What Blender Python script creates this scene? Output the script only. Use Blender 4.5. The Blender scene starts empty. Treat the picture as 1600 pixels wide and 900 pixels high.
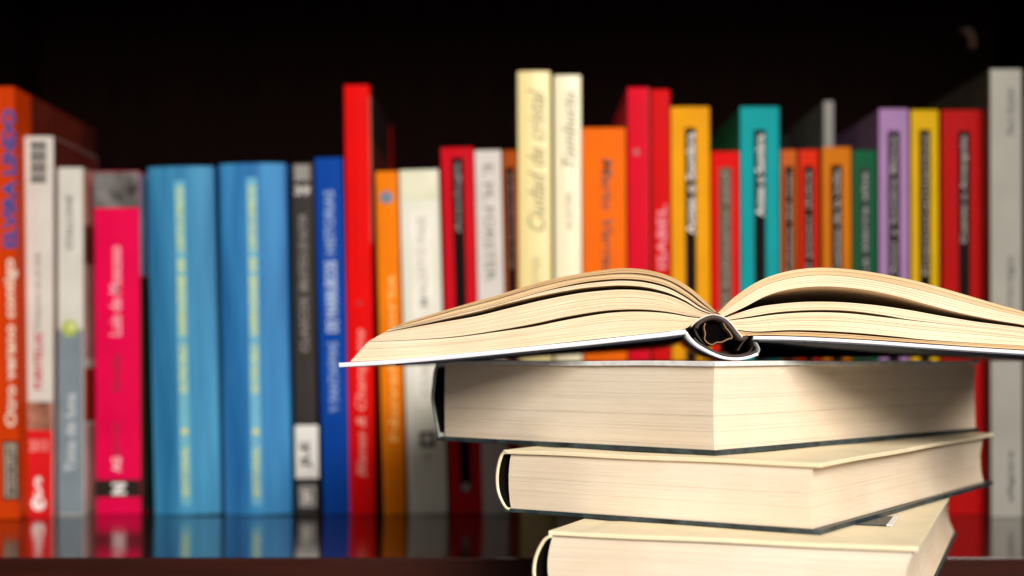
import bpy, bmesh, math, random
from mathutils import Vector, Matrix
random.seed(7)
S = 0.01                      # all coordinates below are centimetres
R = math.radians
scene = bpy.context.scene

# ------------------------------------------------------------------ camera, light, exposure
cam_d = bpy.data.cameras.new('camera'); cam = bpy.data.objects.new('camera', cam_d)
scene.collection.objects.link(cam); scene.camera = cam
cam.rotation_euler = (R(90), 0, 0)
cam_d.sensor_width = 36; cam_d.lens = 49.5; cam_d.shift_y = 111/1600
cam_d.clip_start = 0.02; cam_d.clip_end = 50
cam_d.dof.use_dof = True; cam_d.dof.focus_distance = 0.575; cam_d.dof.aperture_fstop = 5.3
cam_d.dof.aperture_blades = 0

w = bpy.data.worlds.new('World'); scene.world = w; w.use_nodes = True
w.node_tree.nodes['Background'].inputs[0].default_value = (1.0, 0.88, 0.76, 1)
w.node_tree.nodes['Background'].inputs[1].default_value = 0.08

def area(name, loc, target, size, size_y, power, col):
    l = bpy.data.lights.new(name, 'AREA'); l.shape = 'RECTANGLE'
    l.size = size*S; l.size_y = size_y*S; l.energy = power; l.color = col
    o = bpy.data.objects.new(name, l); scene.collection.objects.link(o)
    o.location = Vector(loc)*S
    o.rotation_euler = (Vector(target)-Vector(loc)).to_track_quat('-Z', 'Y').to_euler()
    return o
area('key_light', (44, -70, 66), (4, 66, 0), 84, 62, 40, (1.0, 0.95, 0.88))
area('fill_light', (4, -85, 6), (4, 60, -2), 70, 60, 2.6, (1.0, 0.95, 0.9))

scene.view_settings.view_transform = 'Standard'
scene.view_settings.look = 'None'
scene.view_settings.exposure = 0.0
scene.view_settings.gamma = 1.0

# ------------------------------------------------------------------ materials
def srgb(h):
    h = h.lstrip('#'); c = [int(h[i:i+2], 16)/255 for i in (0, 2, 4)]
    return tuple((x/12.92 if x <= .04045 else ((x+.055)/1.055)**2.4) for x in c) + (1,)
_m = {}
def mat(name, col, rough=.45, spec=.5, var=.12, bump=.05, scale=60, stretch=(1, 1, 1), coat=0, col2=None, detail=4, sat=1.0):
    if name in _m: return _m[name]
    m = bpy.data.materials.new(name); m.use_nodes = True; _m[name] = m
    nt = m.node_tree; N = nt.nodes; L = nt.links; b = N['Principled BSDF']
    c = srgb(col) if isinstance(col, str) else col
    if sat != 1:
        l = .3*c[0]+.5*c[1]+.2*c[2]; c = tuple(min(.8, max(.002, (l+(x-l)*sat)*.86)) for x in c[:3])+(1,)
    b.inputs['Roughness'].default_value = rough
    b.inputs['Specular IOR Level'].default_value = spec
    b.inputs['Coat Weight'].default_value = coat; b.inputs['Coat Roughness'].default_value = .12
    tc = N.new('ShaderNodeTexCoord'); mp = N.new('ShaderNodeMapping'); mp.inputs['Scale'].default_value = stretch
    nz = N.new('ShaderNodeTexNoise'); nz.inputs['Scale'].default_value = scale; nz.inputs['Detail'].default_value = detail
    L.new(tc.outputs['Object'], mp.inputs[0]); L.new(mp.outputs[0], nz.inputs['Vector'])
    cr = N.new('ShaderNodeValToRGB'); cr.color_ramp.elements[0].position = .3; cr.color_ramp.elements[1].position = .7
    if col2: a, z = c, srgb(col2)
    else: a = tuple(x*(1-var) for x in c[:3])+(1,); z = tuple(min(1, x*(1+var*.6)) for x in c[:3])+(1,)
    cr.color_ramp.elements[0].color = a; cr.color_ramp.elements[1].color = z
    L.new(nz.outputs['Fac'], cr.inputs[0]); L.new(cr.outputs[0], b.inputs['Base Color'])
    n2 = N.new('ShaderNodeTexNoise'); n2.inputs['Scale'].default_value = 400; n2.inputs['Detail'].default_value = 3
    L.new(tc.outputs['Object'], n2.inputs['Vector'])
    bp = N.new('ShaderNodeBump'); bp.inputs['Strength'].default_value = bump; bp.inputs['Distance'].default_value = .001
    L.new(n2.outputs['Fac'], bp.inputs['Height']); L.new(bp.outputs[0], b.inputs['Normal'])
    # worn scuffs change the gloss
    mr = N.new('ShaderNodeMapRange'); mr.inputs['To Min'].default_value = max(.02, rough-.08); mr.inputs['To Max'].default_value = rough+.1
    L.new(nz.outputs['Fac'], mr.inputs['Value']); L.new(mr.outputs[0], b.inputs['Roughness'])
    return m

def page_mat(name, a, b_):
    """cut page edges: fine streaks that run along the sheets"""
    m = bpy.data.materials.new(name); m.use_nodes = True
    nt = m.node_tree; N = nt.nodes; L = nt.links; b = N['Principled BSDF']
    b.inputs['Roughness'].default_value = .75; b.inputs['Specular IOR Level'].default_value = .25
    at = N.new('ShaderNodeUVMap'); at.uv_map = 'UVMap'
    mp = N.new('ShaderNodeMapping'); mp.inputs['Scale'].default_value = (3, 150, 1)
    nz = N.new('ShaderNodeTexNoise'); nz.inputs['Scale'].default_value = 1.0; nz.inputs['Detail'].default_value = 3
    L.new(at.outputs[0], mp.inputs[0]); L.new(mp.outputs[0], nz.inputs['Vector'])
    tc = N.new('ShaderNodeTexCoord'); bl = N.new('ShaderNodeTexNoise'); bl.inputs['Scale'].default_value = 18; bl.inputs['Detail'].default_value = 5
    L.new(tc.outputs['Object'], bl.inputs['Vector'])
    cr = N.new('ShaderNodeValToRGB'); cr.color_ramp.elements[0].position = .32; cr.color_ramp.elements[1].position = .62
    cr.color_ramp.elements[0].color = srgb(a); cr.color_ramp.elements[1].color = srgb(b_)
    L.new(nz.outputs['Fac'], cr.inputs[0])
    mx = N.new('ShaderNodeMix'); mx.data_type = 'RGBA'; mx.blend_type = 'MULTIPLY'; mx.inputs[0].default_value = .55
    c2 = N.new('ShaderNodeValToRGB'); c2.color_ramp.elements[0].position = .35; c2.color_ramp.elements[1].position = .65
    c2.color_ramp.elements[0].color = (.84, .74, .62, 1); c2.color_ramp.elements[1].color = (1, 1, 1, 1)
    L.new(bl.outputs['Fac'], c2.inputs[0]); L.new(cr.outputs[0], mx.inputs[6]); L.new(c2.outputs[0], mx.inputs[7])
    L.new(mx.outputs[2], b.inputs['Base Color'])
    bp = N.new('ShaderNodeBump'); bp.inputs['Strength'].default_value = .25; bp.inputs['Distance'].default_value = .0004
    L.new(nz.outputs['Fac'], bp.inputs['Height']); L.new(bp.outputs[0], b.inputs['Normal'])
    return m
PAGE = page_mat('page_edges', '#dcc4a0', '#f2e0c6')
PAGE_MID = page_mat('page_edges_mid', '#c6a67c', '#e8cda4')
PAGE_C = page_mat('page_edges_closed', '#e2d3be', '#eddfcb')
PAGE_TAN = page_mat('page_edges_tan', '#b08c60', '#dcbd90')
PAGE_BG = mat('page_plain', '#cdbb98', .8, .2, .15)

# ------------------------------------------------------------------ object helpers
def link(o): scene.collection.objects.link(o); return o
def mesh_obj(name, bm, m, parent=None, smooth=False, bevel=0):
    bmesh.ops.recalc_face_normals(bm, faces=bm.faces)
    me = bpy.data.meshes.new(name); bm.to_mesh(me); bm.free()
    if m: me.materials.append(m)
    if smooth:
        for p in me.polygons: p.use_smooth = True
    o = link(bpy.data.objects.new(name, me))
    if parent: o.parent = parent
    if bevel:
        md = o.modifiers.new('bevel', 'BEVEL'); md.width = bevel*S; md.segments = 2; md.limit_method = 'ANGLE'; md.angle_limit = R(40)
    return o
def box(bm, x0, x1, y0, y1, z0, z1):
    vs = [bm.verts.new((x*S, y*S, z*S)) for x in (x0, x1) for y in (y0, y1) for z in (z0, z1)]
    for f in ((0, 1, 3, 2), (4, 6, 7, 5), (0, 4, 5, 1), (2, 3, 7, 6), (0, 2, 6, 4), (1, 5, 7, 3)):
        bm.faces.new([vs[i] for i in f])
def prism_z(bm, pts, z0, z1):
    a = [bm.verts.new((x*S, y*S, z0*S)) for x, y in pts]; b = [bm.verts.new((x*S, y*S, z1*S)) for x, y in pts]
    n = len(pts); 
    for i in range(n): bm.faces.new((a[i], a[(i+1) % n], b[(i+1) % n], b[i]))
    bm.faces.new(a); bm.faces.new(b)
def band_y(bm, outer, inner, y0, y1):
    """strip between two equally long polylines in (x,z), extruded along y"""
    n = len(outer)
    A = [[bm.verts.new((p[0]*S, y*S, p[1]*S)) for p in line] for y in (y0, y1) for line in (outer, inner)]
    o0, i0, o1, i1 = A
    for k in range(n-1):
        bm.faces.new((o0[k], o0[k+1], i0[k+1], i0[k])); bm.faces.new((o1[k], o1[k+1], i1[k+1], i1[k]))
        bm.faces.new((o0[k], o0[k+1], o1[k+1], o1[k])); bm.faces.new((i0[k], i0[k+1], i1[k+1], i1[k]))
    for k in (0, n-1): bm.faces.new((o0[k], i0[k], i1[k], o1[k]))
def offset(line, t):
    """thicken an (x,z) polyline: two lines t/2 on either side"""
    a, b = [], []
    for i, p in enumerate(line):
        q0 = line[max(0, i-1)]; q1 = line[min(len(line)-1, i+1)]
        d = Vector((q1[0]-q0[0], q1[1]-q0[1])).normalized(); n = Vector((-d.y, d.x))*t/2
        a.append((p[0]+n.x, p[1]+n.y)); b.append((p[0]-n.x, p[1]-n.y))
    return a, b
def root(name, label, cat, loc=(0, 0, 0), rot=(0, 0, 0), group=None):
    o = link(bpy.data.objects.new(name, None)); o.empty_display_size = .02
    o.location = Vector(loc)*S; o.rotation_euler = rot
    o['label'] = label; o['category'] = cat
    if group: o['group'] = group
    return o
def catmull(pts, n):
    """smooth, evenly spaced resample of a polyline"""
    P = [Vector(p) for p in pts]; P = [P[0]*2-P[1]] + P + [P[-1]*2-P[-2]]
    out = []
    for i in range(1, len(P)-2):
        for k in range(12):
            t = k/12; a, b, c, d = P[i-1:i+3]
            out.append(.5*((2*b)+(c-a)*t+(2*a-5*b+4*c-d)*t*t+(3*b-a-3*c+d)*t**3))
    out.append(P[-2])
    L = [0]
    for i in range(1, len(out)): L.append(L[-1]+(out[i]-out[i-1]).length)
    res, j = [], 0
    for k in range(n):
        s = L[-1]*k/(n-1)
        while j < len(L)-2 and L[j+1] < s: j += 1
        f = (s-L[j])/max(1e-9, L[j+1]-L[j]); res.append(out[j].lerp(out[j+1], min(1, f)))
    return res

# ------------------------------------------------------------------ the bookcase
WOOD = mat('dark_polished_wood', '#2a110a', .11, .6, .3, .06, 30, (.6, 6, 6), coat=.3)
WOODF = mat('dark_wood_front', '#32120a', .5, .1, .35, .08, 16, (.5, 5, 9))
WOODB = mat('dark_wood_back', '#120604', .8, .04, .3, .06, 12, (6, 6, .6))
SH = -9.98
case = root('bookcase', 'dark brown wooden bookcase holding the row of upright books', 'bookcase', (0, 70.5, SH))
bm = bmesh.new(); box(bm, -38, 39, .25, 43, -2.2, 0); mesh_obj('shelf_board', bm, WOOD, case, bevel=.06)
bm = bmesh.new(); box(bm, -38, 39, 0, .247, -5.5, -.02); mesh_obj('shelf_lip', bm, WOODF, case, bevel=.07)
bm = bmesh.new(); box(bm, -38, 39, .4, 43, 40, 42.2); mesh_obj('shelf_board', bm, WOODB, case, bevel=.08)
bm = bmesh.new(); box(bm, -38, 39, 43, 44.5, -12, 48); mesh_obj('back_panel', bm, WOODB, case)
for xs in ((-40.2, -38.02), (39.02, 41.2)):
    bm = bmesh.new(); box(bm, xs[0], xs[1], -.2, 44.5, -12, 48); mesh_obj('side_panel', bm, WOODB, case, bevel=.08)
# small curled metal clip high in the far right corner
clip = [(36.1, 26.3), (36.5, 26.35), (36.8, 26.1), (36.92, 25.6), (36.95, 25.0)]
clip = [(x, z-SH) for x, z in clip]
c2 = [tuple(v) for v in catmull(clip, 14)]
a, b = [], []
bm = bmesh.new(); a, b = offset(c2, .2); band_y(bm, a, b, 42.2, 43.0)
mesh_obj('shelf_clip', bm, mat('clip_metal', '#b08a74', .4, .5), case, True)

# table top under the stack (just below the frame)
TBL = root('table', 'dark wooden table top under the stack of open and closed books', 'table', (8, 45, -12.05))
bm = bmesh.new(); box(bm, -60, 60, -32, 23, -3, 0); mesh_obj('table_top', bm, WOODF, TBL, bevel=.2)

# ------------------------------------------------------------------ upright books on the shelf
F = 2200.0; HZ = 561.0
def text_mesh(s, shear=0.0, bold=0.0):
    cu = bpy.data.curves.new('t', 'FONT'); cu.body = s; cu.size = 1; cu.shear = shear; cu.offset = bold
    cu.resolution_u = 3; cu.extrude = 0.0
    ob = link(bpy.data.objects.new('t', cu)); dg = bpy.context.evaluated_depsgraph_get()
    me = bpy.data.meshes.new_from_object(ob.evaluated_get(dg)); bpy.data.objects.remove(ob); bpy.data.curves.remove(cu)
    return me
def lettering(bk, s, y0, y1, hpx, col, xc=0.0, up=True, shear=0, bold=0.01, flat=False, depth=None):
    """word set along the spine between photo rows y0 and y1 (flat=True: across the spine)"""
    me = text_mesh(s, shear, bold)
    xs = [v.co.x for v in me.vertices]; ys = [v.co.y for v in me.vertices]
    x0, x1, ya, yb = min(xs), max(xs), min(ys), max(ys)
    k = bk['pxcm']; z1 = (bk['yb']-y0)/k; z0 = (bk['yb']-y1)/k; h = hpx/k
    yy = -(bk['bulge']+.035) if depth is None else depth
    for v in me.vertices:
        u = (v.co.x-x0)/(x1-x0); t = (v.co.y-ya)/(yb-ya)
        if flat: x = xc/k+(u-.5)*h; z = z0+t*(z1-z0)
        elif up: z = z0+u*(z1-z0); x = xc/k-(t-.5)*h
        else: z = z1-u*(z1-z0); x = xc/k+(t-.5)*h
        v.co = (x*S, yy*S, z*S)
    o = link(bpy.data.objects.new('lettering', me)); o.parent = bk['root']
    me.materials.append(mat('ink_'+col, col, .5, .4, .1, .02)); return o
def patch(bk, name, y0, y1, x0, x1, col, lift=.012, label=None, col2=None, scale=60, rnd=False):
    """printed or glued panel on the spine: rows y0..y1, x0..x1 in px from the spine's centre"""
    k = bk['pxcm']; bm = bmesh.new(); yy = -bk['bulge']
    box(bm, x0/k, x1/k, yy-lift, yy+.02, (bk['yb']-y1)/k, (bk['yb']-y0)/k)
    o = mesh_obj(name, bm, mat('panel_'+col+(col2 or ''), col, .6, .05, .12, .03, scale, col2=col2), bk['root'], bevel=.05 if rnd else 0)
    if label: o['label'] = label
    return o
def disc(bk, name, xc, y, r, col, lift=.02):
    k = bk['pxcm']; bm = bmesh.new()
    pts = [(math.cos(a)*r, math.sin(a)*r) for a in [i*math.tau/20 for i in range(20)]]
    vs = []
    for d in (-bk['bulge']-lift, -bk['bulge']+.01):
        vs.append([bm.verts.new(((xc+p[0])/k*S, d*S, ((bk['yb']-y)+p[1])/k*S)) for p in pts])
    bm.faces.new(vs[0]); bm.faces.new(vs[1])
    for i in range(20): bm.faces.new((vs[0][i], vs[0][(i+1) % 20], vs[1][(i+1) % 20], vs[1][i]))
    return mesh_obj(name, bm, mat('print_'+col, col, .45), bk['root'])
def side_print_or_shade(bk, side, y0, y1, d0, d1, col, name='cover_print_or_shade'):  # cover side panel: real print, on some books painted shade
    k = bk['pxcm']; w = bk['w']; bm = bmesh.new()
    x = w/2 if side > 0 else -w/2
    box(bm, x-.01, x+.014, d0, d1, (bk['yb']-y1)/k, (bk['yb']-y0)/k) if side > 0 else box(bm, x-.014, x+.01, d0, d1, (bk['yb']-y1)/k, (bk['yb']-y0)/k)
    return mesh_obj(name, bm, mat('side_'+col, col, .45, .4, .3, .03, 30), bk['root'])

def upright(x0t, x1t, yt, x0b, label, col, d=90.0, bulge=.0, t=.06, rough=.38, side=None, group='books standing in a row on the shelf',
            depth=None, m=None, cat='book'):
    k = F/d; yb = HZ+9.98*F/d
    h = (yb-yt)/k; ww = (x1t-x0t-1.0)/k
    lean = math.atan2((x0b-x0t), (yb-yt))
    xb = ((x0b+x0b+(x1t-x0t))/2-800)/k
    rt = root('book', label, cat, (xb, d, SH+abs(math.sin(lean))*ww/2+.01), (0, -lean, 0), group)
    D = depth or min(17, h*.64)
    M = m or mat('cover_'+col, col, max(rough, .55), .05, .14, .08, 25, sat=1.2)
    hw = ww/2
    n = 9 if bulge else 3
    arc = []
    for i in range(n):
        u = -1+2*i/(n-1); arc.append((u*hw, -bulge*(1-u*u) + (0.04*(abs(u) > .99) if not bulge else 0)))
    outer = [(-hw, D)] + arc + [(hw, D)]
    inner = [(-hw+t, D), (-hw+t, .12)] + [(a_*(1-t/hw), b_+.1) for a_, b_ in arc[1:-1]] + [(hw-t, .12), (hw-t, D)]
    bm = bmesh.new(); prism_z(bm, outer+inner[::-1], 0, h)
    mesh_obj('cover', bm, M, rt, bevel=.035)
    bm = bmesh.new(); ins = .22 if t > .1 else .02
    box(bm, -hw+t+.01, hw-t-.01, .16, D-.1-ins, ins+.02, h-ins-.02); mesh_obj('page_block', bm, PAGE_BG, rt)
    return {'root': rt, 'pxcm': k, 'yb': yb, 'bulge': bulge, 'w': ww, 'h': h, 'D': D}

def black_label(bk, y0, y1, words, wpx=18, tcol='#b0a99c', lettering_to=None, panel='#0f0a08', hpx=12, bold=.02, up=True):
    patch(bk, 'label_panel', y0, y1, -wpx/2, wpx/2, panel, .02)
    lettering(bk, words, y0+8, lettering_to or (y1-10), hpx*.72, tcol, 0, up, bold=bold*.3)

# 1 wide orange
B = upright(-52, 22, 136, -44, 'wide orange book at the left edge of the shelf with blue and white lettering', '#cc5024', d=87.2, t=.2)
lettering(B, 'ELVIRA LINDO', 172, 388, 21, '#0c4a98', 28, bold=.04)
lettering(B, 'Otro verano contigo', 405, 668, 22, '#e8d2bc', 28, bold=.03)
patch(B, 'label_panel', 690, 782, 12, 37, '#2c2622', .015); patch(B, 'label_panel', 694, 778, 15, 34, '#a59684', .022)
lettering(B, 'BOOKLET', 698, 774, 13, '#26211e', 26, bold=.03)
side_print_or_shade(B, 1, 137, 810, 3, 14, '#5e1c0e')  # orange cover side darkened, its shade put into the colour
side_print_or_shade(B, 1, 137, 810, 14.02, 16.95, '#451208')  # painted shade deepens toward the back of the cover
# 2 white / red
B = upright(37, 83, 213, 37, 'slim white book with barcode at the top and a red foot', '#dcd8d0', d=89, depth=9.5)
for i, yy in enumerate(range(222, 284, 6)):
    patch(B, 'barcode_bar', yy, yy+(3.5 if i % 3 else 5), -12, 12, '#3c3a3a', .012)
lettering(B, 'Desayuno en el club', 395, 515, 12, '#85827e')
lettering(B, 'PUENTELLAS', 520, 608, 13, '#b83248', bold=.03)
patch(B, 'portrait_print', 628, 672, -22, 22, '#5a2c24', .012, col2='#c08a70', scale=90)
patch(B, 'spine_band', 672, 808, -22, 22, '#d01c20', .013)
lettering(B, '2013', 688, 705, 28, '#e9a8a0', flat=True)
disc(B, 'emblem', 0, 787, 11, '#efe6e0'); disc(B, 'emblem', 3, 783, 4, '#d01c20', .03)
lettering(B, 'S', 745, 780, 12, '#efe6e0', flat=True, bold=.03)
side_print_or_shade(B, 1, 214, 808, .2, 9.4, '#571812')
# 3 white/grey
B = upright(88, 129, 262, 90, 'white paperback with a grey lower half and a lime dot on the spine', '#dddad2')
lettering(B, 'STALLONE', 305, 390, 10, '#5c5a5c')
patch(B, 'spine_band', 515, 803, -19.5, 19.5, '#7c8890', .012)
disc(B, 'emblem', 0, 513, 13, '#a9b84a', .03); disc(B, 'emblem', 3, 511, 6, '#d8dc9a', .04)
lettering(B, 'Tinta de luna', 615, 738, 16, '#c9ced2')
side_print_or_shade(B, 1, 262, 350, .3, 12, '#c88c80'); side_print_or_shade(B, 1, 350, 412, .3, 12, '#7a3c28'); side_print_or_shade(B, 1, 412, 560, .3, 12, '#c09088')
side_print_or_shade(B, 1, 575, 660, .3, 12, '#b02c14'); side_print_or_shade(B, 1, 665, 803, .3, 12, '#cfa49c')
# 4 magenta
B = upright(146, 217, 268, 149, 'bright magenta book with a black band near its foot and a grey photo on top', '#e2165c')
patch(B, 'photo_print', 269, 325, -35, 35, '#2b2826', .014, col2='#8a8684', scale=70)
lettering(B, 'Luis de Moscoso', 385, 525, 18, '#f0a8b8', -2, bold=.02)
lettering(B, 'Novelas', 555, 612, 14, '#8c1030', -2)
lettering(B, 'garcia', 660, 712, 12, '#9c1836', -2); lettering(B, 'AG', 715, 738, 14, '#f3c4cf', -2, bold=.03)
patch(B, 'spine_band', 750, 777, -35, 35, '#2a2220', .016); lettering(B, 'N', 755, 773, 22, '#f1ece8', 2, bold=.05, depth=-.07)
side_print_or_shade(B, 1, 270, 430, .3, 12, '#7fa6c8'); side_print_or_shade(B, 1, 432, 803, .3, 12, '#26382c')
# 5, 6 big blue
BLUE = mat('blue_brushed_cover', '#0e5488', .5, .15, 0, .05, 26, (2.5, 2.5, .16), coat=0, col2='#4c9fc8', detail=6)
BLUE2 = mat('blue_brushed_cover_deep', '#0e4e90', .5, .15, 0, .05, 28, (2.2, 2.2, .18), coat=0, col2='#4496cc', detail=6)
B = upright(230, 334, 262, 241, 'thick light blue book with yellow spine lettering, the left of the blue pair', '#2f7fb5', bulge=.35, t=.18, m=BLUE)
patch(B, 'title_strip', 285, 790, -8, 8, '#6fb0c4', .012)
lettering(B, 'CUENTOS COMPLETOS', 295, 395, 11, '#c2d08a', bold=.04); lettering(B, 'II', 408, 425, 11, '#c2d08a', bold=.04)
lettering(B, 'NARRACIONES', 432, 525, 12, '#c2d08a', bold=.05); lettering(B, 'DE OTRO SIGLO', 540, 615, 11, '#c2d08a', bold=.05)
disc(B, 'emblem', 0, 675, 5, '#d8cf6a', .03); lettering(B, 'EDITORIAL', 698, 775, 10, '#c2d08a', bold=.04)
B = upright(342, 447, 257, 351, 'thick deeper blue book with yellow spine lettering, the right of the blue pair', '#2f7fb5', bulge=.4, t=.18, m=BLUE2)
patch(B, 'title_strip', 280, 790, -8, 8, '#6fb0cc', .012)
lettering(B, 'CUENTOS COMPLETOS', 292, 395, 11, '#c2d08a', bold=.04); lettering(B, 'III', 405, 425, 11, '#c2d08a', bold=.04)
lettering(B, 'NARRACIONES', 432, 525, 12, '#c2d08a', bold=.05); lettering(B, 'DE OTRO SIGLO', 540, 615, 11, '#c2d08a', bold=.05)
disc(B, 'emblem', 0, 675, 5, '#d8cf6a', .03); lettering(B, 'EDITORIAL', 698, 775, 10, '#c2d08a', bold=.04)
# 7 charcoal
B = upright(455, 489, 255, 463, 'charcoal book with a white library sticker near the bottom of its spine', '#3c3836')
patch(B, 'printed_block', 258, 283, -12, 12, '#8d8884', .014); patch(B, 'printed_block', 290, 308, -14, 14, '#4c4846', .014)
lettering(B, '39', 291, 306, 24, '#bdb8b2', flat=True, bold=.04, depth=-.06)
lettering(B, 'BIBLIOTECA DE AUTOR', 335, 455, 12, '#8f8a84'); lettering(B, 'CLASICOS', 465, 550, 12, '#8f8a84')
patch(B, 'library_sticker', 665, 748, -17, 19, '#e4e1dc', .03, rnd=True)
lettering(B, 'JLE', 690, 732, 18, '#3a3836', 0, bold=.03, depth=-.06)
patch(B, 'printed_block', 760, 793, -12, 14, '#a8a4a0', .014); patch(B, 'printed_block', 764, 789, -8, 10, '#4a4644', .02)
lettering(B, 'B', 766, 787, 14, '#cfcac4', 1, flat=True, bold=.05, depth=-.06)
# 8 royal blue
B = upright(491, 534, 247, 505, 'royal blue book with pale lettering between the charcoal and the tall red book', '#164a9c')
lettering(B, 'HISTORIAS', 298, 398, 15, '#8ea4cc', 0, bold=.02); lettering(B, 'DE MARRUECOS', 408, 520, 18, '#a9bbdc', 0, bold=.04)
lettering(B, 'Y FANTASMAS', 535, 645, 14, '#8fa8d6', 0, bold=.02)
# 9 tall red
B = upright(537, 577, 133, 546, 'tall bright red book standing well above its neighbours left of centre', '#dd1f1a', t=.14)
patch(B, 'cover_print_or_shade', 330, 372, -2, 0, '#b01a18', .012); disc(B, 'emblem', 0, 474, 3.5, '#7c1412')
lettering(B, 'Blanes & Champagne', 515, 745, 18, '#f0988c', 2, shear=.25, bold=.01)
side_print_or_shade(B, 1, 150, 380, .15, .9, '#b8a48c'); side_print_or_shade(B, 1, 134, 214, .95, 15, '#1c0e0c'); side_print_or_shade(B, 1, 214, 803, .95, 15, '#4c1010')  # black and dark red behind the pale strip are painted shade
# 10 slim orange
B = upright(586, 621, 268, 599, 'slim orange book with a small blue dot at the top of its spine', '#f98a00')
disc(B, 'emblem', -1, 309, 10, '#5a7088', .03)
lettering(B, 'Novela corta', 430, 690, 12, '#f6b45a', 2, bold=.02)
# 11 white green
B = upright(623, 685, 266, 638, 'white book with faint green mottling beside the slim orange one', '#d8d6c8', m=mat('white_green_cover', '#e0ddd6', .5, .2, 0, .04, 9, (1, 1, 1.6), col2='#cfcfb4'))
patch(B, 'spine_band', 268, 312, -30, 30, '#c9cba4', .012, col2='#e0dcc8', scale=40); patch(B, 'title_strip', 330, 640, -16, 18, '#e6e2d6', .012)
lettering(B, 'MALDITO PAIS', 340, 480, 14, '#b0aca4', 2); lettering(B, 'CUENTOS', 500, 620, 12, '#b8b2a8', 2)
patch(B, 'printed_block', 675, 700, -10, 14, '#4e4642', .014); patch(B, 'printed_block', 681, 694, -4, 8, '#c9c4bc', .02); disc(B, 'emblem', 2, 715, 4, '#9c948c')
# 12 red with label
B = upright(688, 740, 231, 703, 'crimson book with a dark title label just left of the white book with spaced capitals', '#c22038')
black_label(B, 247, 770, 'Antologia', 18, '#9c9894', 365); disc(B, 'emblem', 0, 762, 7, '#8c8480', .03)
side_print_or_shade(B, -1, 231, 245, .2, 2, '#cbb08a')
# 13 white with spaced capitals
B = upright(741, 783, 235, 754, 'white book with grey spaced capitals left of the brown book', '#d9d3ce')
lettering(B, 'E. M. FORSTER', 258, 440, 14, '#6a635e', 0, up=False, bold=.0); lettering(B, 'RELATOS', 470, 640, 13, '#6a645e', 0)
# 14 brown
B = upright(784, 808, 235, 797, 'narrow rust brown book with dark label left of the tall cream pair', '#9c4f28'); black_label(B, 262, 640, 'Crimenes', 13, '#6e6058', 420, hpx=8)
# 15, 16 cream
CRE = mat('cream_cover', '#e2d08e', .4, .5, .05, .04, 25)
CRE2 = mat('cream_cover_pale', '#e6dcb8', .4, .5, .05, .04, 25)
B = upright(808, 860, 112, 813, 'tallest cream book with an italic title, left of the two cream books', '#e2d08e', m=CRE, bulge=.12)
lettering(B, 'Ciudad de cristal', 140, 362, 26, '#8a7c50', 3, shear=.35, bold=.005); lettering(B, 'PAUL AUSTER', 400, 520, 12, '#b5a578', 2)
side_print_or_shade(B, 1, 112, 803, .1, 12, '#b58a2c')
B = upright(865, 908, 118, 868, 'paler slim cream book with an italic title next to the tallest one', '#e6dcb8', m=CRE2, bulge=.1)
lettering(B, 'Tombuctu', 142, 262, 20, '#857c60', 2, shear=.35); lettering(B, 'AUSTER', 300, 360, 10, '#a29878', 2)
# 17 orange
B = upright(909, 978, 200, 913, 'wide plain orange book with brown italic lettering right of the cream pair', '#ff7a00')
lettering(B, 'Mario Vargas Ll.', 248, 470, 22, '#5e2606', 2, up=False, shear=.2, bold=.02)
# 18, 19
B = upright(980, 1014, 137, 983, 'pinkish red tall book, the wider of the red pair right of the orange book', '#cf2440')
disc(B, 'emblem', -3, 238, 5, '#8c1024'); side_print_or_shade(B, 1, 137, 803, .05, .6, '#a8421c')
B = upright(1017, 1047, 140, 1020, 'narrow red tall book touching the left side of the golden yellow one', '#c81e34')
lettering(B, 'ISABEL', 320, 420, 14, '#d88a96', 1)
# 20 golden
B = upright(1048, 1109, 167, 1051, 'golden yellow book with a black title panel behind the fold of the open book', '#e0a02c')
black_label(B, 200, 700, 'Antes o Sombra', 17, '#efece4', 366, hpx=17, bold=.03)
# 21 red small
B = upright(1111, 1155, 237, 1113, 'short scarlet book with a greyish title panel between golden and teal books', '#cc2420')
black_label(B, 262, 700, 'El balneario azul', 20, '#8a8070', 480, panel='#5a4e40', hpx=11)
# 22 teal
B = upright(1156, 1218, 167, 1158, 'teal book with a dark title panel on its spine', '#009498')
black_label(B, 203, 700, 'Antes o Sombra', 18, '#e4e8e4', 338, hpx=17, bold=.03)
# 23-26
B = upright(1220, 1245, 234, 1222, 'thin faded salmon book directly right of the teal one', '#b4603c'); black_label(B, 260, 650, 'Relatos del mar', 13, '#8e8880', 430, hpx=9)
B = upright(1248, 1279, 234, 1250, 'orange red book with a grey label between the salmon and ochre ones', '#c43e1e'); black_label(B, 260, 650, 'El paseo dulce', 15, '#a89c92', 430, hpx=10)
B = upright(1284, 1330, 230, 1286, 'ochre book with dark title panel left of the green one', '#b8701c'); black_label(B, 258, 650, 'Cuentos de la india', 17, '#aaa298', 430, hpx=12)
B = upright(1331, 1370, 235, 1333, 'dark green book with a grey lettered label left of the lilac one', '#1c5034'); black_label(B, 262, 650, 'La tierra alta', 16, '#8e948c', 430, hpx=11, panel='#2c3630')
# 28-30
B = upright(1373, 1420, 170, 1374, 'lilac book with a grey lettered panel on its spine', '#9a7ba2'); black_label(B, 205, 700, 'Amor y Sombra Blanca', 18, '#a8a4a6', 430, hpx=13)
B = upright(1423, 1467, 172, 1424, 'mustard yellow book with a dark panel between lilac and red books', '#c4a010'); black_label(B, 203, 700, 'Enamoramientos', 17, '#8c8474', 430, hpx=12)
B = upright(1471, 1541, 172, 1473, 'wide deep red book with black title panel left of the grey book', '#9c0809'); black_label(B, 205, 500, 'Cuento o Amarguita', 18, '#b4aca4', 380, hpx=13)
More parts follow.
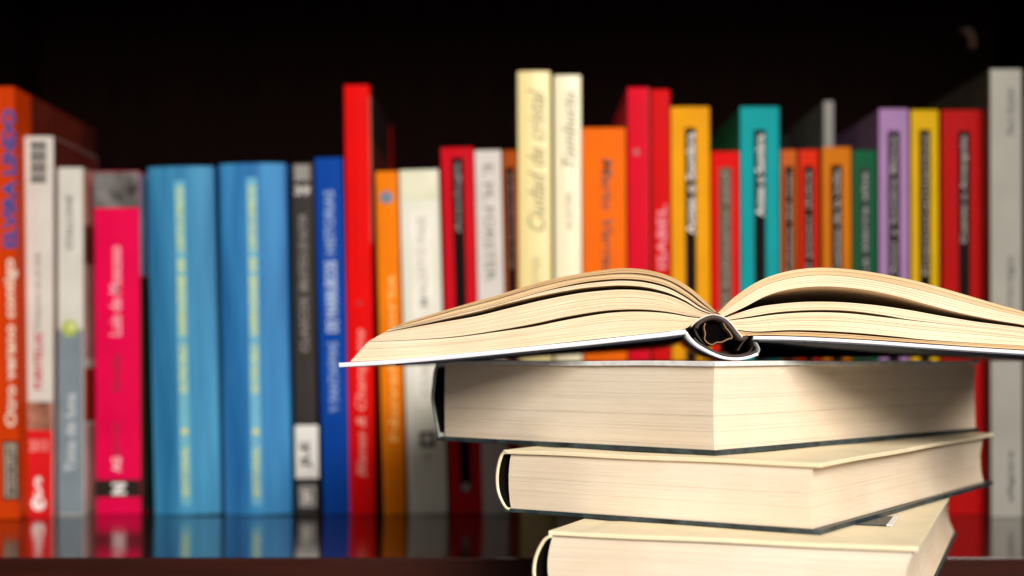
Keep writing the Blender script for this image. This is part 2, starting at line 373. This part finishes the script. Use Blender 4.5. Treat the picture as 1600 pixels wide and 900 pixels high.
# 31 grey
B = upright(1547, 1597, 108, 1549, 'tall light grey book with small dark lettering at the right edge', '#9c9992', d=88.6, t=.15)
lettering(B, 'Paul Auster', 135, 212, 12, '#55534f', 6, shear=.2); lettering(B, 'Vertigo', 400, 480, 12, '#55534f', 6, shear=.2); lettering(B, 'alfaguara', 705, 785, 12, '#45433f', 6, shear=.2)
side_print_or_shade(B, -1, 108, 810, .3, 14, '#4c4742')  # left side of the grey cover, shade painted in as darker grey
upright(1600, 1650, 150, 1602, 'dark grey book cut by the right border of the photo', '#3c3a38', d=89)
# rear row, dim
upright(1287, 1303, 158, 1288, 'thin grey book standing upright behind the ochre book', '#8c8a88', d=96, depth=12, group='dim books standing behind the front row')
upright(1222, 1262, 212, 1223, 'dim grey book behind the salmon and orange red books', '#3a3634', d=108, depth=4, group='dim books standing behind the front row')
upright(1318, 1350, 218, 1319, 'dim brown book behind the green book', '#2e2420', d=108, depth=4, group='dim books standing behind the front row')

# ------------------------------------------------------------------ closed books in the stack
def uv_quadset(bm): return bm.loops.layers.uv.new('UVMap')
def closed_book(label, near, rotdeg, W, L, ztop, zbot, tb, top_m, bot_m, spine_m, line_m, spine_pts, block_bulge, fore_dip, inset, n=90, seed=1, skew=0):
    """near = (x,y) of the corner closest to the camera; local x spine->fore edge, y head->tail"""
    rnd = random.Random(seed)
    a = R(rotdeg); ox = near[0]-W*math.cos(a); oy = near[1]-W*math.sin(a)
    rt = root('book', label, 'book', (ox, oy, zbot), (0, 0, a), 'books stacked flat under the open book')
    T = ztop-zbot
    def board(name, z0, z1, x0, m):
        bm = bmesh.new(); nx, ny = 24, 30; rows = []
        for zz in (z0, z1):
            g = []
            for i in range(nx+1):
                x = x0+(W-x0)*i/nx
                # slight pull at the joint next to the spine, tiny waviness of the board
                j = math.exp(-((x-(x0+.9))/.28)**2)*.05
                s = 1 if z0 > T/2 else -1
                g.append([bm.verts.new((x*S, (L*k/ny)*S, (zz-(j if s > 0 and zz == z1 else (-j if s < 0 and zz == z0 else 0))+.012*math.sin(x*.9+k*.5+seed))*S)) for k in range(ny+1)])
            rows.append(g)
        for i in range(nx):
            for k in range(ny):
                for g in rows: bm.faces.new((g[i][k], g[i+1][k], g[i+1][k+1], g[i][k+1]))
        for i in range(nx):
            for k in (0, ny): bm.faces.new((rows[0][i][k], rows[0][i+1][k], rows[1][i+1][k], rows[1][i][k]))
        for k in range(ny):
            for i in (0, nx): bm.faces.new((rows[0][i][k], rows[0][i][k+1], rows[1][i][k+1], rows[1][i][k]))
        return mesh_obj(name, bm, m, rt, bevel=.03)
    board('front_board', T-tb, T, spine_pts[0][0]-.12, top_m)
    board('back_board', 0, tb, .35, bot_m)
    sp = [tuple(v) for v in catmull(spine_pts, 26)]
    o, i = offset(sp, .11)
    bm = bmesh.new(); band_y(bm, o, i, 0, L); s = mesh_obj('spine', bm, spine_m, rt, True)
    i2, i3 = offset([(x+.12, z) for x, z in sp[2:-2]], .06)
    bm = bmesh.new(); band_y(bm, i2, i3, .06, L-.06); mesh_obj('spine_lining', bm, line_m, rt, True)
    # page block: real sheets bundled in thin layers, uneven edges
    bm = bmesh.new(); uv = uv_quadset(bm)
    z0, z1 = tb+.008, T-tb-.008
    wd = [rnd.uniform(.5, 1.6) for _ in range(n)]; tot = sum(wd); cum = z0
    jx = jy = 0
    for q in range(n):
        p = wd[q]/tot*(z1-z0); f = (cum-z0+p/2)/(z1-z0); u = 2*f-1
        jx = jx*.6+rnd.uniform(-.007, .007); jy = jy*.6+rnd.uniform(-.006, .006)
        xs = inset[0]-block_bulge*(1-u*u)+skew*u
        xf = W-inset[1]-fore_dip*(1-u*u)+jx+skew*u*.5
        ya, yb = inset[2]+jy, L-inset[-1]+jy
        zz0 = cum; zz1 = zz0+p-(.0008 if rnd.random() > .07 else .006); cum += p
        pts = [(xs, ya), (xf, ya), (xf, yb), (xs, yb)]
        lo = [bm.verts.new((x*S, y*S, zz0*S)) for x, y in pts]; hi = [bm.verts.new((x*S, y*S, zz1*S)) for x, y in pts]
        fs = [bm.faces.new((lo[k], lo[(k+1) % 4], hi[(k+1) % 4], hi[k])) for k in range(4)]
        if True:
            fs += [bm.faces.new(lo), bm.faces.new(hi)]
        for k, fc in enumerate(fs):
            for lp in fc.loops:
                c = lp.vert.co; lp[uv].uv = ((c.x+c.y)/S*.1, c.z/S*.28)
    mesh_obj('page_block', bm, PAGE_C, rt)
    return rt
def cloth(name, c, **k): return mat(name, c, .42, .5, .2, .25, 180, **k)
K_TOP = cloth('grey_white_cloth', '#e6e6e4'); K_DARK = mat('dark_teal_cloth', '#121b1d', .42, .5, .2, .3, 130, col2='#3d4b4e'); K_GREY = cloth('grey_green_cloth', '#9aa198')
K_CREAM = mat('cream_cloth', '#f0e0bc', .5, .4, .06, .08, 90); K_BLACK = mat('black_lining', '#0c0908', .8, .05)
closed_book('thick closed hardback with a grey spine, directly under the open book', (7.95, 55.0), -42.0, 15.75, 24.4, -.08, -3.78, .2, K_TOP, K_DARK, K_GREY, K_BLACK,
            [(.42, 3.62), (.2, 3.2), (.1, 2.5), (.03, 1.95), (.12, 1.5), (.3, .8), (.5, .1)], .02, .05, (.75, .14, .14), 110, 3)
closed_book('cream hardback with a rounded spine in the middle of the flat stack', (11.3, 51.5), -33.0, 14.3, 24.5, -3.80, -6.43, .17, K_CREAM, K_DARK, K_CREAM, K_BLACK,
            [(.5, 2.54), (.28, 2.4), (.1, 1.9), (.04, 1.35), (.12, .8), (.4, .3), (.68, .08)], .12, .16, (.7, .35, .12, .6), 80, 5)
closed_book('cream hardback lowest in view, its fore edge hollow and turned to the right', (13.9, 48.2), -20.3, 14.0, 26.5, -6.45, -9.12, .17, K_CREAM, K_DARK, K_CREAM, K_BLACK,
            [(.75, 2.5), (.45, 2.3), (.15, 1.75), (.04, 1.2), (.1, .75), (.35, .3), (.65, .08)], .22, .32, (.78, .14, .12), 80, 8)
closed_book('dark closed book at the very bottom of the stack on the table', (12.4, 49.6), -20.3, 11.6, 19.0, -9.15, -12.03, .17, K_DARK, K_DARK, K_DARK, K_BLACK,
            [(.7, 2.7), (.3, 2.2), (.1, 1.5), (.3, .6), (.65, .1)], .2, .2, (.9, .3, .12), 60, 9)
# dark slip with a pale edge on the lowest cream cover
sl = root('dark_slip', 'small thin dark slip with a white edge poking out on the lowest cream cover', 'paper slip', (14.6, 54.1, -6.42), (0, 0, R(-20)))
bm = bmesh.new(); box(bm, -2.6, -.203, 0, 3.2, 0, .03); mesh_obj('slip', bm, K_DARK, sl)
bm = bmesh.new(); box(bm, -.2, 0, -.04, 3.2, 0, .05); mesh_obj('slip_edge', bm, K_TOP, sl)

# ------------------------------------------------------------------ the open book
D0 = 58.0; DL = 20.5
TA = R(6.0)
ob = root('open_book', 'open hardback lying face up with fanned pages on top of the stack', 'book', (9.2, D0, 0), (0, 0, -TA))
def loc(pt):
    p = (pt[0]-800)/F; t = math.tan(TA); Y = (D0+9.2*t)/(1+p*t)
    return ((p*Y-9.2)/math.cos(TA), (HZ-pt[1])/F*Y)
NS = 90
def section(top, bot, n, m, seed, drop=0.0):
    rnd = random.Random(seed)
    A = catmull([loc(p) for p in top], NS); Bc = catmull([loc(p) for p in bot], NS)
    bm = bmesh.new(); uv = uv_quadset(bm); jy = 0
    ph = [rnd.uniform(0, 6.28) for _ in range(3)]
    wd = [rnd.uniform(.4, 1.7) for _ in range(n)]; tot = sum(wd); cum = 0
    for q in range(n):
        jy = jy*.5+rnd.uniform(-.02, .02); f0 = cum/tot; cum += wd[q]; f1 = (cum-(.03 if rnd.random() > .2 else .13))/tot
        w1 = rnd.uniform(-.25, .25)/n
        j0 = rnd.uniform(0, .014)
        a_, b_ = [], []
        for k in range(NS):
            s = k/(NS-1)
            e = math.sin(s*math.pi)*w1*math.sin(s*5+ph[q % 3])
            a_.append(A[k].lerp(Bc[k], min(1, max(0, f0+e*.5)))); b_.append(A[k].lerp(Bc[k], min(1, max(0, f1+e*.5))))
        # sheets end a touch unevenly at the fore edge
        d = (a_[0]-a_[1]).normalized()*rnd.uniform(-.01, .04); a_[0] = a_[0]+d; b_[0] = b_[0]+d
        ya = jy+j0; yb = DL+jy
        V = [[bm.verts.new((p.x*S, y*S, p.y*S)) for p in line] for y in (ya, yb) for line in (a_, b_)]
        o0, i0, o1, i1 = V; fs = []
        for k in range(NS-1):
            fs += [(bm.faces.new((o0[k], o0[k+1], i0[k+1], i0[k])), k, 0), (bm.faces.new((o1[k], o1[k+1], i1[k+1], i1[k])), k, 0),
                   (bm.faces.new((o0[k], o0[k+1], o1[k+1], o1[k])), k, 1), (bm.faces.new((i0[k], i0[k+1], i1[k+1], i1[k])), k, 1)]
        for k in (0, NS-1): fs.append((bm.faces.new((o0[k], i0[k], i1[k], o1[k])), k, 0))
        idx = {}
        for k in range(NS):
            idx[o0[k]] = (k, f0); idx[o1[k]] = (k, f0); idx[i0[k]] = (k, f1); idx[i1[k]] = (k, f1)
        for fc, k, fl in fs:
            for lp in fc.loops:
                kk, ff = idx[lp.vert]; lp[uv].uv = (kk/NS*1.6, ff*.09*n/6+seed)
    return mesh_obj('page_section', bm, m, ob)
# left half, fore edge -> fold
Ltop = [(621, 508), (647, 499), (701, 483), (774, 462), (846, 440), (900, 428.5), (937, 422.5), (973, 419), (1009, 421.5), (1045, 431), (1078, 449.5), (1100, 469), (1119, 487)]
LA = [(618, 510), (650, 501.5), (701, 486.5), (774, 467), (846, 446.2), (900, 434.5), (937, 429), (973, 426), (1009, 428), (1045, 437.5), (1077, 456), (1099, 474), (1117, 488)]
LA_b = [(616, 511), (650, 502.4), (701, 487.6), (774, 468.2), (846, 447.4), (900, 435.6), (937, 430.4), (973, 427.6), (1009, 430), (1045, 439.7), (1075, 457.5), (1097, 475), (1116, 488.5)]
LB = [(610, 514), (650, 506.5), (701, 494), (774, 476), (846, 455.5), (900, 443), (937, 437.5), (973, 435.3), (1009, 438), (1043, 447), (1072, 462.5), (1095, 478.5), (1114, 489)]
LB_b = [(609, 514.6), (650, 507.2), (701, 494.8), (774, 476.9), (846, 456.7), (900, 445.6), (937, 440.8), (973, 438.6), (1009, 441.6), (1043, 450.5), (1071, 465), (1094, 480.5), (1113, 489.5)]
LC = [(602, 518), (650, 508.3), (701, 496.7), (745, 486.5), (792, 474), (846, 461.5), (900, 451.5), (937, 447.4), (973, 445.7), (1009, 448.5), (1043, 457), (1070, 469), (1092, 482.5), (1111, 490)]
LC_b = [(600, 519.6), (640, 512.8), (683, 505), (745, 494), (792, 482.5), (846, 469.5), (900, 459), (937, 454.6), (973, 452.5), (1009, 454.5), (1043, 461.5), (1069, 472), (1091, 484.5), (1108, 491)]
LD = [(576, 533.5), (640, 531), (708, 526.2), (774, 516.5), (832, 506), (882, 495), (937, 486), (973, 483.3), (1009, 483.5), (1045, 487.3), (1075, 493), (1095, 496)]
LD_b = [(575, 534.3), (640, 532), (708, 527.6), (774, 519), (832, 510.5), (882, 500.5), (937, 491), (973, 487.5), (1009, 487.2), (1045, 490), (1074, 495), (1094, 497.5)]
LE = [(548, 565), (600, 562.5), (680, 556), (774, 546.5), (850, 538.5), (919, 531), (991, 523.5), (1040, 518), (1066, 515), (1082, 507)]
section(Ltop, LA, 6, PAGE_TAN, 11)
section(LA_b, LB, 9, PAGE_MID, 12)
section(LB_b, LC, 7, PAGE, 13)
section(LC_b, LD, 34, PAGE, 14)
section(LD_b, LE, 30, PAGE, 15)
# right half, fore edge -> fold
RT = [(1692, 518), (1640, 499.5), (1600, 487), (1555, 474.5), (1502, 458.7), (1431, 439), (1360, 425), (1303, 418.8), (1260, 419.4), (1218, 427), (1182, 441), (1148, 464), (1122, 488.5)]
RA = [(1696, 533), (1640, 517), (1600, 507.5), (1555, 500), (1502, 489), (1449, 475.5), (1396, 461.5), (1342, 451.2), (1289, 447.2), (1239, 451), (1200, 461), (1164, 479.5), (1130, 495)]
RB = [(1697, 534.2), (1640, 520.5), (1600, 512.5), (1555, 506.5), (1520, 502), (1467, 493), (1413, 483.2), (1360, 476), (1307, 472), (1253, 472), (1200, 477), (1171, 483.5), (1133, 496.5)]
RB_b = [(1702, 540), (1640, 528), (1600, 521), (1555, 515), (1500, 508.5), (1424, 499.3), (1378, 491.5), (1325, 485.2), (1271, 484), (1218, 487.2), (1171, 494.5), (1138, 500)]
RC = [(1702.5, 540.4), (1640, 528.5), (1600, 521.5), (1555, 515.5), (1500, 509.2), (1424, 500.8), (1378, 495.4), (1325, 489.6), (1271, 488), (1218, 490.8), (1171, 497), (1139, 501)]
RC_b = [(1715, 549), (1640, 543), (1600, 540), (1520, 535.5), (1449, 530.8), (1396, 525.3), (1342, 520.2), (1289, 517), (1236, 515.6), (1182, 518), (1151, 515)]
RD = [(1715.4, 549.4), (1640, 543.5), (1600, 540.5), (1520, 536.2), (1449, 532.2), (1396, 528.2), (1342, 523.6), (1289, 520.2), (1236, 518.4), (1184, 520), (1153, 517)]
RD_b = [(1722, 553.5), (1640, 549), (1600, 546.3), (1520, 541.3), (1431, 535), (1360, 530.3), (1289, 526.3), (1230, 524), (1190, 523.5), (1160, 525)]
RM = [(a_[0]*.62+b_[0]*.38, a_[1]*.62+b_[1]*.38) for a_, b_ in zip(RT, RA)]
RM_b = [(a_[0]*.60+b_[0]*.40, a_[1]*.60+b_[1]*.40) for a_, b_ in zip(RT, RA)]
section(RT, RM, 12, PAGE_MID, 21)
section(RM_b, RA, 14, PAGE, 25)
section(RB, RB_b, 11, PAGE, 22)
section(RC, RC_b, 26, PAGE, 23)
section(RD, RD_b, 5, PAGE_TAN, 24)
# case: boards, spine cover, hollow back
WHT = mat('white_case_cloth', '#dcdbe4', .35, .5, .06, .15, 120); NAVY = mat('navy_case_cloth', '#20242f', .4, .5, .25, .25, 160); LIN = mat('brown_lining', '#3a2c26', .55, .4, .4, .2, 90)
TANP = mat('tan_folded_paper', '#8e6c4c', .6, .3, .2)
def ribbon(name, pts, t, m, y0=-.25, y1=None, n=40, bev=0):
    L_ = [tuple(v) for v in catmull([loc(p) for p in pts], n)]
    o, i = offset(L_, t); bm = bmesh.new(); band_y(bm, o, i, y0, (DL+.25) if y1 is None else y1)
    return mesh_obj(name, bm, m, ob, True if not bev else False, bev)
ribbon('front_board', [(531, 570.5), (600, 566.5), (680, 560), (774, 550.8), (850, 543), (919, 536), (991, 528), (1040, 522.6), (1072, 518.5)], .20, WHT, bev=.04)
ribbon('back_board', [(1742, 559.8), (1680, 556.5), (1600, 551), (1520, 546), (1431, 540), (1360, 535), (1289, 531), (1230, 528.6), (1176, 528)], .15, WHT, bev=.04)
ribbon('board_covering', [(1743, 564.2), (1680, 560.7), (1600, 555.2), (1520, 550.2), (1431, 544.2), (1360, 539.2), (1289, 535.4), (1230, 533), (1177, 532.5)], .07, NAVY, y0=-.27, n=60)
ribbon('board_covering', [(620, 570), (700, 563.5), (774, 556), (850, 548), (919, 541), (991, 533), (1040, 527.4), (1070, 523.4)], .05, NAVY, y0=-.23, n=60)
ribbon('spine_cover', [(1071, 519), (1078, 529), (1088, 538.5), (1100, 546), (1114, 553), (1130, 558.8), (1150, 560.8), (1168, 558.5), (1184, 553)], .12, WHT, n=50)
ribbon('spine_lining', [(1084, 528), (1092, 536), (1103, 543), (1116, 549.5), (1131, 554.5), (1150, 556.5), (1166, 554.5), (1180, 549)], .07, LIN, y0=-.22, n=50)
ribbon('spine_hinge', [(1184, 552), (1186, 546), (1182, 537), (1176, 529)], .06, K_GREY, y0=-.2, n=20)
ribbon('block_back', [(1080, 510), (1086, 503.5), (1098, 496), (1114, 491.5), (1131, 496), (1143, 506), (1152, 517.5), (1160, 527)], .06, mat('spine_glue', '#d6cdbd', .7, .2, .2, .3), y0=-.06, n=40)
ribbon('block_lining', [(1088, 513), (1091, 506.5), (1100, 500), (1114, 495.5), (1128, 499), (1139, 508.5), (1148, 519.5), (1158, 530), (1168, 526)], .15, LIN, y0=-.08, n=40)
loop = [(1102, 505), (1100, 512), (1102, 521), (1101, 530), (1106, 536), (1113, 538.5), (1120, 535), (1128, 534.5), (1137, 530), (1144, 527.5), (1140, 519), (1134, 512), (1129, 502)]
ribbon('folded_lining', loop, .045, TANP, y0=-.05, y1=.12, n=60)
ribbon('folded_lining', loop, .075, LIN, y0=.125, n=60)
bm = bmesh.new(); lp = [loc(p) for p in loop]
fa = [bm.verts.new((x*S, 4.0*S, z*S)) for x, z in lp]; fb = [bm.verts.new((x*S, 4.1*S, z*S)) for x, z in lp]
bm.faces.new(fa); bm.faces.new(fb)
for k in range(len(lp)): bm.faces.new((fa[k], fa[(k+1) % len(lp)], fb[(k+1) % len(lp)], fb[k]))
mesh_obj('hollow_plug', bm, LIN, ob)  # flat dark plug added to block the view through and darken the hollow
ribbon('folded_lining', [(1168, 527), (1160, 536), (1153, 548)], .04, LIN, y0=-.1, n=16)
ribbon('folded_lining', [(1085, 512), (1092, 527), (1104, 541), (1122, 551), (1148, 555), (1170, 551), (1177, 540), (1174, 530)], .05, LIN, y0=.15, n=40)

# the back end of the book sags until it nearly rests on the cover below
for o in ob.children:
    for v in o.data.vertices:
        x = v.co.x/S; y = max(0, v.co.y/S)
        if x > 1.0: d = .70*min(1, (x-1.0)/1.2)*max(0, 1-max(0, x-3)/8.5)
        elif x < -1.6: d = .28*min(1, (-1.6-x)/1.0)*max(0, 1-max(0, -x-3)/7)
        else: d = 0
        v.co.z -= d*(y/DL)*S
